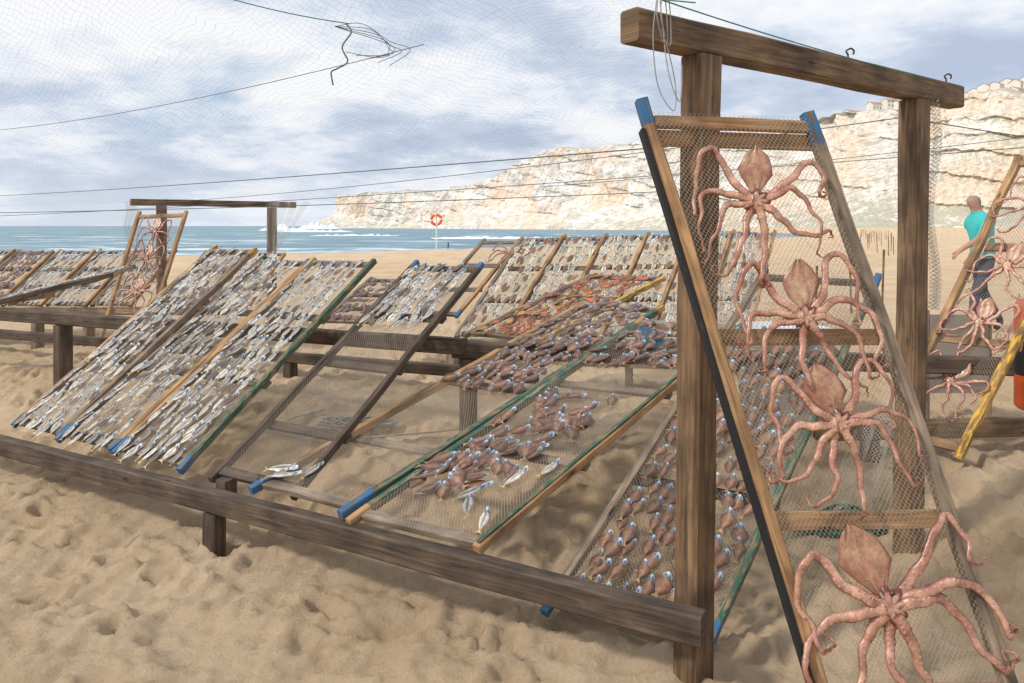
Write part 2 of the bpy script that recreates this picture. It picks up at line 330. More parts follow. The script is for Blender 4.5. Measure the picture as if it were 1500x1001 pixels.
# ---------------------------------------------------------------- timber supports
def rail(name,p0,p1,w,h,mat,posts,pw=.1,segs=None):
    e=link(bpy.data.objects.new(name,None));mb=MB();beam(mb,p0,p1,w,h,mat,segs=segs);mb.build('rail',e)
    p0=V(p0);p1=V(p1)
    for k,t in enumerate(posts):
        q=p0.lerp(p1,t);mb=MB();g0=gz(q.x,q.y);beam(mb,(q.x,q.y+.0,g0-.35),(q.x,q.y,q.z-h/2-.003),pw,pw,mat,up=(.87,-.49,0));mb.build('post_%d'%k,e)
    return e
e=rail('wooden_support_rail',(.635,2.45,.265),(-4.6,5.38,.235),.07,.105,'dark',[.400,.90],.085)
mb=MB();beam(mb,(-1.43,3.70,.18),(-1.43,3.70,.335),.085,.07,'dark',up=(.87,-.49,0));mb.build('post_stub',e)
rail('wooden_support_rail',(-5.6,6.9,.83),(-.3,4.72,.83),.08,.1,'dark',[.355],.11)
rail('wooden_support_rail',(-.38,4.78,.80),(2.9,4.3,.78),.08,.1,'dark',[.03],.09)
rail('wooden_support_rail',(-6,8.1,.45),(.2,5.75,.42),.07,.09,'dark',[.05,.35,.65])
rail('wooden_support_rail',(-.9,6.9,.50),(2.6,6.9,.50),.07,.09,'gray',[.1,.5,.9])
rail('wooden_support_rail',(1.75,4.25,.42),(4.4,4.45,.42),.08,.1,'post',[.12,.8])
rail('wooden_support_rail',(-7,8.25,.65),(-3.2,8.25,.65),.07,.09,'gray',[.1,.45,.6,.9])
def gallows(name,a,b_,zt,ext0,ext1,pw,bh,mat,lean=(0,0)):
    e=link(bpy.data.objects.new(name,None));a=V((*a,0));b_=V((*b_,0));d=(b_-a).normalized()
    for k,q in enumerate((a,b_)):
        mb=MB();beam(mb,(q.x-lean[k],q.y,gz(q.x,q.y)-.45),(q.x,q.y,zt-.003),pw,pw*.9,mat,up=(d.y,-d.x,0),wob=.0025);mb.build('post_%d'%k,e)
    mb=MB();p0=a-d*ext0;p1=b_+d*ext1;p0.z=p1.z=zt+bh/2;beam(mb,p0,p1,.085,bh,mat,wob=.0025);mb.build('crossbeam',e);return e,d
ga,gd=gallows('timber_gallows',(.665,2.6),(1.907,3.5),2.195,.35,.42,.112,.110,'post',(.035,.04))
mb=MB()
for t in (.95,1.85):
    q=V((.665,2.6,2.31))+gd*t
    tube(mb,catmull([q+V((0,0,-.02)),q+V((0,0,.02)),q+V((-.008,0,.035)),q+V((.012,0,.047)),q+V((.026,0,.036)),q+V((.022,0,.022))],4),.004,'metal')
mb.build('hook',ga,True)
g2,gd2=gallows('timber_gallows',(-4.03,8.5),(-3.02,9.3),1.83,.32,.3,.10,.075,'post')
# ---------------------------------------------------------------- fish
TS=dict(silver=[(0,.03),(.05,.07),(.12,.095),(.2,.09),(.26,.11),(.42,.14),(.58,.12),(.72,.07),(.84,.025),(.88,.035),(.94,.085),(1,.13)],
        brown=[(0,.04),(.05,.09),(.12,.12),(.19,.11),(.25,.17),(.38,.235),(.52,.225),(.68,.13),(.8,.05),(.86,.035),(.93,.09),(1,.15)])
TS['red']=TS['brown'];TS['pale']=TS['silver']
def fish(mb,o,ex,ey,n,L,kind):
    S=TS[kind];b=len(mb.v);K=len(S);wf=random.uniform(.85,1.25);br=random.uniform(.6,1.3);bend=random.uniform(-.08,.08);tilt=random.uniform(-.3,.3)
    pal={'silver':((.52,.57,.63),(.10,.075,.06),(.58,.55,.49),(.42,.33,.18)),'pale':((.54,.55,.54),(.17,.13,.10),(.72,.66,.55),(.52,.42,.24)),
         'brown':((.36,.43,.52),(.30,.17,.10),(.16,.072,.04),(.32,.20,.10)),'red':((.30,.15,.09),(.52,.16,.04),(.38,.08,.025),(.46,.19,.04))}[kind]
    rr_=random.random()
    if kind=='silver':
        if rr_<.3: pal=(pal[0],(.26,.21,.15),(.68,.64,.57),(.52,.38,.14))
        elif rr_<.5: pal=(pal[0],(.05,.035,.03),(.22,.16,.13),pal[3])
    if kind=='pale' and rr_<.25: pal=(pal[0],(.12,.05,.03),(.32,.18,.10),pal[3])
    if kind=='red':
        if rr_<.35: pal=(pal[0],(.14,.05,.02),(.40,.18,.04),pal[3])
        elif rr_<.5: pal=(pal[0],(.5,.3,.06),(.45,.22,.05),pal[3])
    for i,(t,w) in enumerate(S):
        w*=wf
        for j,(fx,fz) in enumerate(((-1,.0),(-.55,.05),(0,.018),(.55,.05),(1,.0))):
            tt=t
            if i==K-1: tt=t-(.07 if j==2 else .03 if j in(1,3) else 0)
            zz=fz if t>.2 else (.07 if j==2 else .055 if j in(1,3) else .01)
            if t>.82: zz=.01+.01*(j%2)
            p=o+ex*((fx*w+bend*math.sin(t*3.14))*L)-ey*(tt*L)+n*((zz+tilt*fx*w+ .04)*L)
            mb.v.append(p)
            if t<=.2: c=pal[0]
            elif t>.82: c=pal[3]
            elif j==2: c=pal[1]
            else: c=pal[2] if j in(1,3) else [x*.45 for x in pal[2]]
            if i==2 and j in(1,3): c=(.015,.015,.02)
            if i==1 : c=[min(.85,x*(1.5 if j==2 else 1.1)) for x in pal[0]]
            if i==3 : c=[x*.35 for x in pal[0]]
            r=br*random.uniform(.8,1.2);mb.c.append([x*r for x in c])
    for i in range(K-1):
        for j in range(4): mb.f.append((b+i*5+j,b+i*5+j+1,b+i*5+6+j,b+i*5+5+j));mb.m.append(mb.mi('fish'))
def frame(name,BL,BR,TL,TR,lm='orange',rm='orange',tips=('blue','blue'),tops=('blue','blue'),rungs=(.35,.68),w=.035,h=.04,net=True,netm='netfar',end='gray',tl=.055):
    BL,BR,TL,TR=map(V,(BL,BR,TL,TR));e=link(bpy.data.objects.new(name,None));n=(BR-BL).cross(TL-BL).normalized()
    if n.z<0: n=-n
    mb=MB()
    for a,b_,mt,tp,tq in ((BL,TL,lm,tips[0],tops[0]),(BR,TR,rm,tips[1],tops[1])):
        d=(b_-a).normalized();k=random.uniform(.7,1.3);beam(mb,a-d*random.uniform(.015,.045),b_+d*random.uniform(.01,.05),w,h,mt,up=n,segs=[(tl*k,tp or mt),(1-tl*.7/k,mt),(1,tq or mt)],wob=.003)
    mb.build('side_rails',e);mb=MB();sdv=(BR-BL).normalized()*(w*.52)
    for t,off,ww in [(0.012,0,.05),(.985,0,.04)]+[(r,-(h/2+.012),.055) for r in rungs]:
        a=BL.lerp(TL,t);b_=BR.lerp(TR,t)
        if off==0: beam(mb,a+sdv,b_-sdv,ww,h*.7,end,up=n)
        else: beam(mb,a+n*off-sdv,b_+n*off+sdv,ww,.02,end,up=n)
    mb.build('cross_battens',e)
    if net:
        mb=MB();K=14;J=6;W=(BR-BL).length;H=(TL-BL).length;ph=random.random()*6
        for i in range(K+1):
            for j in range(J+1):
                t=i/K;s=j/J;p=BL.lerp(TL,t).lerp(BR.lerp(TR,t),s)+n*(h*.38-.016*math.sin(s*3.14)*math.sin(t*3.14)+.003*math.sin(t*17+ph)*math.sin(s*9));mb.v.append(p)
        for i in range(K):
            for j in range(J):
                q=i*(J+1)+j;mb.f.append((q,q+1,q+J+2,q+J+1));mb.m.append(mb.mi(netm))
                mb.uv.append([(j/J*W,i/K*H),((j+1)/J*W,i/K*H),((j+1)/J*W,(i+1)/K*H),(j/J*W,(i+1)/K*H)])
        mb.build('netting',e,True)
    return BL,BR,TL,TR,n
def fillfish(fr,kind,rows,cols,t0,t1,L,drop=.03,jit=.01,ang=.18,s0=.07,s1=.93,scatter=None):
    BL,BR,TL,TR,n=fr;mb=MB();ey0=(TL-BL).normalized()
    items=[]
    if scatter:
        for k in range(scatter): items.append((random.uniform(s0,s1),random.uniform(t0,t1)))
    else:
        for r in range(rows):
            for c in range(cols):
                if random.random()<drop: continue
                s=s0+(s1-s0)*(c+.5+.22*(r%2)-.11)/cols;t=t0+(t1-t0)*(r+.8)/rows+.012*math.sin(c*2.3+r);items.append((s+random.uniform(-1,1)*jit*1.3,t+random.uniform(-1,1)*jit))
    for s,t in items:
        p=BL.lerp(TL,t).lerp(BR.lerp(TR,t),s)+n*(.014+random.uniform(0,.012))
        an=random.gauss(0,ang)+(.1 if kind=='silver' else 0);ex0=ey0.cross(n).normalized();ey=(ey0*math.cos(an)+ex0*math.sin(an)).normalized();ex=ey.cross(n).normalized()
        fish(mb,p,ex,ey,n,L*random.uniform(.85,1.12),kind)
    mb.build('dried_fish',None,True)
R='fish_drying_rack'
def rk(BL,BR,up,**k):
    BL=V(BL);BR=V(BR);up=V(up);return frame(R,BL,BR,BL+up,BR+up,**k)
zb=.335
fA=rk((-3.17,4.73,zb),(-2.73,4.47,zb),(.70,1.38,1.07),lm='orange',rm='gray',tops=('yellow','yellow'))
fillfish(fA,'silver',19,7,.0,1,.14,.01,.008,.15,.05,.95)
fB=rk((-2.70,4.45,zb),(-2.26,4.20,zb),(.72,1.40,.99),lm='gray',rm='orange',tops=('green','blue'))
fillfish(fB,'silver',19,7,.0,1,.14,.01,.008,.15,.05,.95)
fC=rk((-2.22,4.17,zb),(-1.72,3.88,zb),(.72,1.41,1.0),lm='orange',rm='green',tops=('yellow','green'))
fillfish(fC,'silver',18,8,.0,1,.145,.02,.008,.15,.05,.95)
fD=rk((-1.50,3.76,zb),(-1.02,3.49,zb),(.80,1.54,.98),lm='dark',rm='dark',tips=(None,None),tops=('blue','blue'),rungs=(.2,.47,.72),end='dark')
fillfish(fD,'silver',7,8,.66,1,.16,.03,.01,.18)
fE=rk((-1.22,3.55,zb+.012),(-.725,3.265,zb+.012),(1.73,1.75,.69),lm='orange',rm='green',tips=('blue','blue'),tops=('orange','yellow'),rungs=(.22,.5),netm='net',w=.04)
fillfish(fE,'brown',13,9,.46,1,.135,.04,.012,.3)
fillfish(fE,'silver',1,1,.03,.10,.17,0,.01,.7,.08,.35,scatter=4)
fF=rk((-.68,3.235,zb-.012),(-.13,2.92,zb-.005),(1.52,1.56,.66),lm='green',rm='orange',tips=('orange','orange'),tops=('orange','green'),rungs=(.3,.62),netm='net',w=.04)
fillfish(fF,'brown',1,1,.13,.56,.155,0,.01,.6,.06,.72,scatter=70)
fillfish(fF,'brown',1,1,.72,1,.14,0,.01,.7,.08,.9,scatter=60)
fillfish(fF,'silver',1,1,.08,.30,.18,0,.01,.5,.55,.9,scatter=6)
mb=MB();n=fF[4];beam(mb,fF[1].lerp(fF[3],.0)+n*.0265,fF[1].lerp(fF[3],.9)+n*.0265,.018,.010,'green',up=n);mb.build('green_edge_strip');bpy.data.objects['green_edge_strip'].parent=bpy.data.objects[R+'.005']
fH=rk((.15,3.0,.06),(.72,2.73,.04),(1.41,1.59,1.24),lm='gray',rm='green',tips=('blue','blue'),tops=('blue','blue'),rungs=(.3,.65),end='dark')
fillfish(fH,'brown',17,9,.03,.78,.125,.03,.01,.2)
for k,x in enumerate((-.52,-.06,.40,.86,1.32,1.8)):
    f=rk((x,7.02,.56),(x+.43,6.97,.56),(.63,1.1,.90+.012*k),lm='gray',rm='orange',tips=(None,None),tops=('yellow' if k<2 else None,'yellow' if k%2==0 else None))
    fillfish(f,'pale',10,7,.0,1,.17,.02,.012,.12)
f=rk((-.95,7.5,.7),(-.55,7.45,.7),(.62,.9,.72),lm='gray',rm='orange',tops=('green','green'));
fL=rk((-.34,5.75,.76),(.22,5.45,.76),(1.04,.70,.40),lm='gray',rm='yellow',tips=(None,None),tops=('yellow','yellow'))
fillfish(fL,'red',11,9,.0,1,.12,.03,.012,.5)
fP=frame(R,(-1.68,6.6,.75),(-1.22,6.5,.75),(-1.42,7.4,1.06),(-.98,7.3,1.06),lm='gray',rm='gray',tips=(None,None));fillfish(fP,'brown',8,7,0,1,.12,.05,.01,.4)
for k,x in enumerate((-6.7,-6.2,-5.7,-5.2,-4.7)):
    f=rk((x,8.3,.72),(x+.45,8.25,.72),(.10,.85,.56),lm='gray',rm='orange',tips=(None,None),tops=('yellow',None));fillfish(f,'silver' if k!=1 else 'brown',10,7,0,1,.14,.02,.012,.15)
for k,x in enumerate((-3.75,-3.25)):
    f=rk((x,7.9,.75),(x+.45,7.85,.75),(.12,.85,.52),lm='gray',rm='orange',tips=(None,None),tops=('yellow','yellow'));fillfish(f,'pale',9,7,0,1,.15,.02,.012,.15)
f=frame(R,(-4.55,7.0,.96),(-4.5,6.45,.93),(-3.66,7.15,1.2),(-3.55,6.62,1.17),lm='gray',rm='dark',tips=(None,None),tops=('green','orange'),w=.03);fillfish(f,'silver',8,6,0,1,.14,.05,.01,.3)
f=frame(R,(-5.3,6.9,.86),(-5.0,6.35,.86),(-4.35,7.1,1.0),(-4.1,6.55,.98),lm='gray',rm='orange',tips=(None,None),tops=('teal','orange'))
# ---------------------------------------------------------------- octopus
def octopus(c,ex,ey,n,Rr,near=True,seed=0,ml=.85):
    rd=random.Random(seed);mb=MB();c=V(c)
    Bc=(.62,.39,.28);D=(.20,.065,.045)
    W=lambda x,y,z=0:c+ex*(x*Rr)+ey*(y*Rr)+n*(z*Rr)
    base=[[(-.05,.04),(-.22,.16),(-.40,.42),(-.52,.76),(-.70,.94),(-.88,.78),(-.95,.42),(-.92,.05),(-.97,-.22)],
          [(-.07,.02),(-.30,.08),(-.60,.18),(-.86,.12),(-1.0,-.16),(-1.02,-.50),(-.94,-.80)],
          [(-.07,-.03),(-.28,-.04),(-.54,-.14),(-.70,-.40),(-.74,-.72),(-.84,-1.0)],
          [(-.04,-.08),(-.13,-.26),(-.26,-.50),(-.34,-.82),(-.50,-1.06),(-.68,-1.12)]]
    alt=[[(-.05,.03),(-.28,.12),(-.56,.36),(-.80,.68),(-.98,.74),(-1.08,.50),(-1.06,.2)],
         [(-.07,.0),(-.34,.02),(-.66,.06),(-.94,-.06),(-1.12,-.30),(-1.10,-.58)],
         [(-.07,-.05),(-.26,-.18),(-.46,-.38),(-.66,-.56),(-.92,-.66),(-1.08,-.60)],
         [(-.03,-.09),(-.09,-.34),(-.16,-.66),(-.12,-.96),(-.02,-1.16),(-.03,-1.3)]]
    al=[]
    for sgn in (1,-1):
        for k in range(4):
            a=(base if rd.random()<.6 else alt)[k];f1=rd.uniform(.88,1.08);f2=rd.uniform(.85,1.12)
            al.append([(x*sgn*f1+rd.uniform(-.055,.055),y*f2+rd.uniform(-.055,.055)) if i>1 else (x*sgn,y) for i,(x,y) in enumerate(a)])
    ns=9 if near else 5
    for ai,a in enumerate(al):
        e0=a[-1];pv=a[-2];dx,dy=e0[0]-pv[0],e0[1]-pv[1];L_=math.hypot(dx,dy);dx/=L_;dy/=L_;cu=rd.choice((-1,1));r0=rd.uniform(.07,.15);cx,cy=e0[0]-dy*r0*cu,e0[1]+dx*r0*cu
        th=math.atan2(e0[1]-cy,e0[0]-cx)
        for q in range(1,rd.choice((4,6,9))): 
            th+=cu*.8;r0*=.86;a=a+[(cx+math.cos(th)*r0,cy+math.sin(th)*r0)]
        pts=catmull([W(x,y,.05+.05*math.sin(i*1.7+ai)) for i,(x,y) in enumerate(a)],ns)
        K=len(pts);ph=rd.random()*6
        for i in range(3,K-2):
            t_=(pts[i+1]-pts[i-1])
            if t_.length>1e-6: pts[i]=pts[i]+t_.normalized().cross(n)*(Rr*.012*math.sin(i*.55+ph)*min(1,i/12))
        rad=[Rr*(.070*max(0,1-i/K)**1.7+.0065)*(1+.07*math.sin(i*1.1+ai)+.05*math.sin(i*2.9)) for i in range(K)]
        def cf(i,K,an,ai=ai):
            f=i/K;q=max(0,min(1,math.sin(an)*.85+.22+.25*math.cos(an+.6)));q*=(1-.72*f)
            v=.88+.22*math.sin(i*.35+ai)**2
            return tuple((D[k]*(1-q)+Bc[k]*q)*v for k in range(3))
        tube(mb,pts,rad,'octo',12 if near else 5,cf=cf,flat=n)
        if near:
            for i in range(2,int(K*.7)):
                tt=(pts[i+1]-pts[i-1])
                if tt.length<1e-6: continue
                tt.normalize();s0=tt.cross(n).normalized();sg=(-1,1)[i%2]
                q=pts[i]+s0*sg*rad[i]*.40+n*rad[i]*.52;r=rad[i]*.30;bb=len(mb.v)
                for rr2,hh,cc in ((1,0,(.62,.42,.32)),(.75,.55,(.78,.60,.48)),(.35,.25,(.34,.14,.10))):
                    for k in range(6):
                        an=k*1.047;mb.v.append(q+tt*math.cos(an)*r*rr2+s0*math.sin(an)*r*rr2+n*r*hh);mb.c.append(cc)
                for z_ in (0,6):
                    for k in range(6): mb.f.append((bb+z_+k,bb+z_+(k+1)%6,bb+z_+6+(k+1)%6,bb+z_+6+k));mb.m.append(mb.mi('octo'))
                mb.f.append(tuple(bb+12+k for k in range(6)));mb.m.append(mb.mi('octo'))
    NN=48;rings=[(0,.07),(.3,.085),(.55,.08),(.8,.055),(1,.02)];b=len(mb.v)
    for q,(f,z) in enumerate(rings):
        for k in range(NN):
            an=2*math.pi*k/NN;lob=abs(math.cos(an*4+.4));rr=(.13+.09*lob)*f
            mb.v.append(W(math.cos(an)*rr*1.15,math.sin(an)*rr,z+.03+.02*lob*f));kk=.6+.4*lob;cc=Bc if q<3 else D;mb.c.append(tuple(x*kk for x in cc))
    for q in range(4):
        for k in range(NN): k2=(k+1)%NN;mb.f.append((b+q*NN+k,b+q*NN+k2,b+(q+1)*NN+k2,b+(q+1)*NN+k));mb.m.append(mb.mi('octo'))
    for sg in (-1,1):
        tube(mb,[W(sg*.085,.12,.05),W(sg*.085,.12,.09),W(sg*.085,.12,.115)],[Rr*.035,Rr*.03,Rr*.01],'octo',8,[D,D,(.04,.025,.02)])
    prof=[(.04,.085),(.13,.08),(.22,.12),(.34,.21),(.47,.285),(.60,.31),(.72,.27),(.83,.20),(.92,.12),(1.0,.04)];b=len(mb.v);J=17;sk=rd.uniform(-.12,.12);wm=rd.uniform(.9,1.1)
    for i,(y,w) in enumerate(prof):
        for j in range(J):
            f=j/(J-1)*2-1;z=.02+.035*math.sqrt(max(0,1-f*f))*(1-.4*y)+.012*math.sin(j*1.2+i*.8)+.009*math.sin(j*2.1-i*1.9)
            yy=y*ml/.85+.012*math.sin(j*1.9)
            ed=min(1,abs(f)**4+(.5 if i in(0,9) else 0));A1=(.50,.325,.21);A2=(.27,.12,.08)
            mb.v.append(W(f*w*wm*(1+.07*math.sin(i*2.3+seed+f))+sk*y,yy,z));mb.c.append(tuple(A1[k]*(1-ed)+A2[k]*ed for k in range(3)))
    for i in range(len(prof)-1):
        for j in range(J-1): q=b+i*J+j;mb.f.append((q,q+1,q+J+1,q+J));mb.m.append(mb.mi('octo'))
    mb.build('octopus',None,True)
def octoframe(BL,BR,TL,TR,items,near,**k):
    fr=frame('octopus_drying_rack',BL,BR,TL,TR,**k);BL,BR,TL,TR,n=fr
    if n.y>0: n=-n
    ey=(TL-BL).normalized();ex=(BR-BL);ex=(ex-ey*ex.dot(ey)).normalized()
    for i,(s,t,r) in enumerate(items):
        p=BL.lerp(TL,t).lerp(BR.lerp(TR,t),s)+n*.025
        an=(.25,.12,.05,-.05,.1,.0)[i%6] if near else .1;e1=ex*math.cos(an)-ey*math.sin(an);e2=ey*math.cos(an)+ex*math.sin(an)
        octopus(p,e1,e2,n,r,near,seed=i*3+int(r*1000),ml=.8)
    return fr
G=octoframe((.99,2.145,-.05),(1.555,2.145,-.05),(.454,2.52,1.985),(1.045,2.60,1.975),[(.47,.85,.205),(.54,.665,.20),(.53,.505,.205),(.47,.25,.265)],True,
   lm='orange',rm='gray',tips=(None,None),tops=('blue','blue'),rungs=(.12,.36,.635,.962),w=.04,h=.045,netm='net',end='orange',tl=.07)
mb=MB();BL,BR,TL,TR,n=G
sdv=(BR-BL).normalized();a=BL.lerp(TL,.0)-sdv*.029;b_=BL.lerp(TL,.97)-sdv*.029;beam(mb,a,b_,.014,.05,'black',up=n)
mb.build('black_edge_strip')
bpy.data.objects['black_edge_strip'].parent=bpy.data.objects['octopus_drying_rack']
octoframe((2.27,4.45,.34),(2.50,4.12,.34),(3.25,4.75,2.02),(3.52,4.35,2.02),[(.5,.20,.17),(.5,.40,.18),(.5,.60,.18),(.5,.83,.19)],True,lm='orange',rm='yellow',tips=(None,None),tops=(None,None),w=.045,h=.04,end='orange')
octoframe((-4.32,7.68,.26),(-3.82,7.6,.26),(-4.19,8.3,1.72),(-3.66,8.3,1.74),[(.5,.42,.19),(.5,.66,.19),(.5,.86,.19)],False,lm='orange',rm='orange',tips=(None,None),tops=(None,None),end='orange',rungs=(.3,))
octopus((0.0,8.0,1.31),V((1,-.1,0)).normalized(),V((.4,.75,.5)).normalized(),V((0,-.55,.83)),.2,False,5)
# ---------------------------------------------------------------- lines / nets
def sag(a,b_,s,n=24):
    a=V(a);b_=V(b_);return [a.lerp(b_,i/n)-V((0,0,s*4*(i/n)*(1-i/n))) for i in range(n+1)]
mb=MB()
for a,b_,s,r in [((-7,8.8,1.68),(3.6,4.6,2.12),.05,.003),((-7.2,9.0,1.93),(.55,2.62,1.88),.03,.0025),((-6.8,8.5,2.65),(-.5,4.2,2.63),.12,.0025),((-4.3,8.4,1.85),(1.9,3.5,2.12),.06,.0025),((.3,7.6,2.0),(5,5.2,2.4),.04,.003),((2.0,3.55,2.1),(5,5,2.05),.03,.003),((-7,8,1.72),(2,7,1.95),.04,.004)]:
    tube(mb,sag(a,b_,s),r,'wire',5)
mb.build('support_cord')
mb=MB();tube(mb,sag((-.3,4.6,3.2),(.6,2.42,2.33),.02),.0025,'ropegreen',5);tube(mb,sag((.45,2.36,2.33),(1.95,3.4,2.27),.015),.0025,'ropegreen',5);tube(mb,sag((-1.9,4.0,2.95),(-.9,4.1,2.72),.03),.003,'ropegreen',5)
pt=catmull([(-.92,4.1,2.72),(-.88,4.05,2.66),(-.93,4.05,2.58),(-.9,4.05,2.5),(-.96,4.05,2.46),(-.99,4.05,2.44),(-.98,4.05,2.37)],6);tube(mb,pt,.0045,'ropegreen',5)
q0=V((-.98,4.08,2.70))
for k in range(5):
    tube(mb,catmull([q0,q0+V((.15+.04*k,.02,.02-.03*k)),q0+V((.3,0,-.08-.02*k)),q0+V((.42-.05*k,0,-.13-.01*k)),q0+V((.3-.06*k,0,-.22+.02*k))],7),.0018,'wire',4)
mb.build('green_cord')
def sheet(name,fn,nu,nv,mat,us,vs,parent=None):
    mb=MB()
    for i in range(nv+1):
        for j in range(nu+1): mb.v.append(fn(j/nu,i/nv))
    for i in range(nv):
        for j in range(nu):
            q=i*(nu+1)+j;mb.f.append((q,q+1,q+nu+2,q+nu+1));mb.m.append(mb.mi(mat));mb.uv.append([(j/nu*us,i/nv*vs),((j+1)/nu*us,i/nv*vs),((j+1)/nu*us,(i+1)/nv*vs),(j/nu*us,(i+1)/nv*vs)])
    return mb.build(name,parent,True)
def bil(a,b_,c,d,s,t): return V(a).lerp(V(b_),s).lerp(V(c).lerp(V(d),s),t)
sheet('bird_net',lambda s,t:bil((-8,9.2,1.78),(1.6,7.0,1.98),(-4.2,3.4,3.3),(.7,3.0,2.9),s,t)-V((0,0,.30*math.sin(s*9.4+t*2)**2*t+.20*math.sin(t*3.14)*math.sin(s*3.14))),60,30,'skynet',9,7)
sheet('bird_net',lambda s,t:bil((1.95,3.6,2.1),(5.6,5.4,2.2),(2.1,6.5,1.2),(7,8.5,1.4),s,t)-V((0,0,.12*math.sin(s*9)+.1*math.sin(t*3.14))),30,20,'skynet',4,3)
def hang(name,p,w,h,dy=.0):
    p=V(p);sheet(name,lambda s,t:p+V((w*(s-.5)*(1-.4*t)+.02*math.sin(t*9),.03*math.sin(s*14)+dy*t,-h*t)),14,12,'whitenet',w*2.2,h)
hang('hanging_net',(2.01,3.54,2.2),.055,1.0)
hang('hanging_net',(-3.0,9.2,1.9),.14,.75);hang('hanging_net',(-4.35,8.4,1.88),.12,.55)
sheet('hanging_net',lambda s,t:bil((-2.98,9.2,1.9),(-2.5,9.1,1.9),(-2.95,9.1,1.25),(-2.85,9.0,1.3),s,t)+V((0,.05*math.sin(s*20),0)),16,10,'whitenet',.9,.6)
mb=MB();tube(mb,catmull([(.47,2.40,2.34),(.45,2.36,2.2),(.47,2.38,2.05),(.52,2.38,1.97),(.53,2.4,2.06),(.5,2.4,2.2)],6),.002,'ropegray',5);tube(mb,catmull([(.48,2.40,2.33),(.50,2.37,2.1),(.54,2.38,2.0),(.55,2.39,2.12)],6),.002,'ropegray',5)
for s_ in (0,.012): tube(mb,catmull([(.475+s_,2.35,2.20),(.455+s_,2.32,2.26),(.465+s_,2.34,2.33),(.50+s_,2.41,2.33),(.51+s_,2.43,2.2),(.475+s_,2.35,2.19)],5),.002,'ropegray',5)
mb.build('tied_cord')
def heap(name,c,r,h,n,mat,rad):
    mb=MB();c=V(c)
    for k in range(n):
        pts=[];a=random.random()*6.28
        for i in range(7):
            a+=random.uniform(.5,1.4);q=random.uniform(.2,1)*r;pts.append(c+V((math.cos(a)*q*1.5,math.sin(a)*q*.7,random.random()*h*(1-q/r*.8)+.01)))
        tube(mb,catmull(pts,5),rad,mat,5)
    mb.build(name,None,True)
heap('green_net_heap',(1.68,3.75,gz(1.68,3.75)+.02),.17,.14,60,'ropegreen',.004)
heap('rope_heap',(-1.05,4.9,.28),.2,.06,10,'ropegray',.006)
mb=MB();tube(mb,catmull([(-1.3,5.2,.31),(-1.5,4.9,.30),(-1.25,4.6,.28),(-.6,4.7,.28),(-.1,4.9,.29)],8),.006,'ropegray',5);mb.build('loose_rope')
sheet('hanging_net',lambda s,t:bil((1.75,3.75,.55),(2.05,3.8,.75),(1.55,3.75,.10),(2.0,3.85,.12),s,t)+V((0,.06*math.sin(s*18),0)),16,10,'whitenet',.6,.5)
def lathe(mb,c,prof,mat,n=28,sx=1,sy=1):
    b=len(mb.v);c=V(c)
    for r,z in prof:
        for k in range(n):
            a=2*math.pi*k/n;mb.v.append(c+V((math.cos(a)*r*sx,math.sin(a)*r*sy,z)))
    for i in range(len(prof)-1):
        mt=mat[i] if isinstance(mat,list) else mat
        for k in range(n): k2=(k+1)%n;mb.f.append((b+i*n+k,b+i*n+k2,b+(i+1)*n+k2,b+(i+1)*n+k));mb.m.append(mb.mi(mt))
mb=MB();lathe(mb,(1.80,4.95,gz(1.8,4.95)-.05),[(.01,0),(.24,0),(.30,.62),(.33,.64),(.33,.72),(.29,.72),(.22,.05),(.01,.05)],'white');mb.build('white_plastic_tub',None,True)
mb=MB();lathe(mb,(1.12,6.0,gz(1,6)+.28),[(.01,0),(.09,0),(.12,.25),(.135,.26),(.135,.29),(.11,.29),(.085,.02),(.01,.02)],'bluep');mb.build('blue_plastic_bucket',None,True)
mb=MB();beam(mb,(.9,6.0,gz(1,6)+.24),(1.5,6.0,gz(1,6)+.24),.3,.04,'gray')
for x in (.95,1.45): beam(mb,(x,6,gz(1,6)-.1),(x,6,gz(1,6)+.218),.06,.06,'gray')
mb.build('low_wooden_stand')
mb=MB();lathe(mb,(3.42,4.75,.42),[(.01,0),(.15,0),(.165,.02),(.165,.22),(.168,.24),(.168,.42),(.165,.44),(.165,.66),(.14,.70),(.05,.72),(.01,.72)],['red','red','red','blackp','blackp','blackp','red','red','red','red']);mb.build('orange_buoy_drum',None,True)
mb=MB();beam(mb,(3.02,5.0,.47),(3.02,5.0,1.0),.4,.02,'panel',up=(0,1,0));beam(mb,(2.81,5.01,.2),(2.81,5.01,1.03),.03,.03,'gray');beam(mb,(3.23,5.01,.2),(3.23,5.01,1.03),.03,.03,'gray');mb.build('gray_wooden_board')
e=link(bpy.data.objects.new('lifebuoy_post',None));mb=MB();tube(mb,[(-4.6,45,-.3),(-4.6,45,2.35)],.035,'white',8);mb.build('pole',e)
mb=MB();n=24
for k in range(n):
    a=2*math.pi*k/n
    for j in range(8):
        q=2*math.pi*j/8;r=.30+.085*math.cos(q);mb.v.append(V((-4.6+math.cos(a)*r,44.9+.07*math.sin(q),1.97+math.sin(a)*r)))
for k in range(n):
    for j in range(8): mb.f.append((k*8+j,k*8+(j+1)%8,((k+1)%n)*8+(j+1)%8,((k+1)%n)*8+j));mb.m.append(mb.mi('white' if k%6==0 else 'red'))
mb.build('ring',e,True)
mb=MB()
for k in range(40):
    y=(10+k*1.2) if k<4 else 22+k*2.2+random.uniform(-.3,.3);x=(4.1+k*1.05) if k<4 else y*.475+random.uniform(-.3,2.5)
    beam(mb,(x,y,gz(x,y)-.3),(x+random.uniform(-.04,.04),y,gz(x,y)+random.uniform(.75,.95)),.03,.03,'post')
mb.build('wooden_stake_fence')
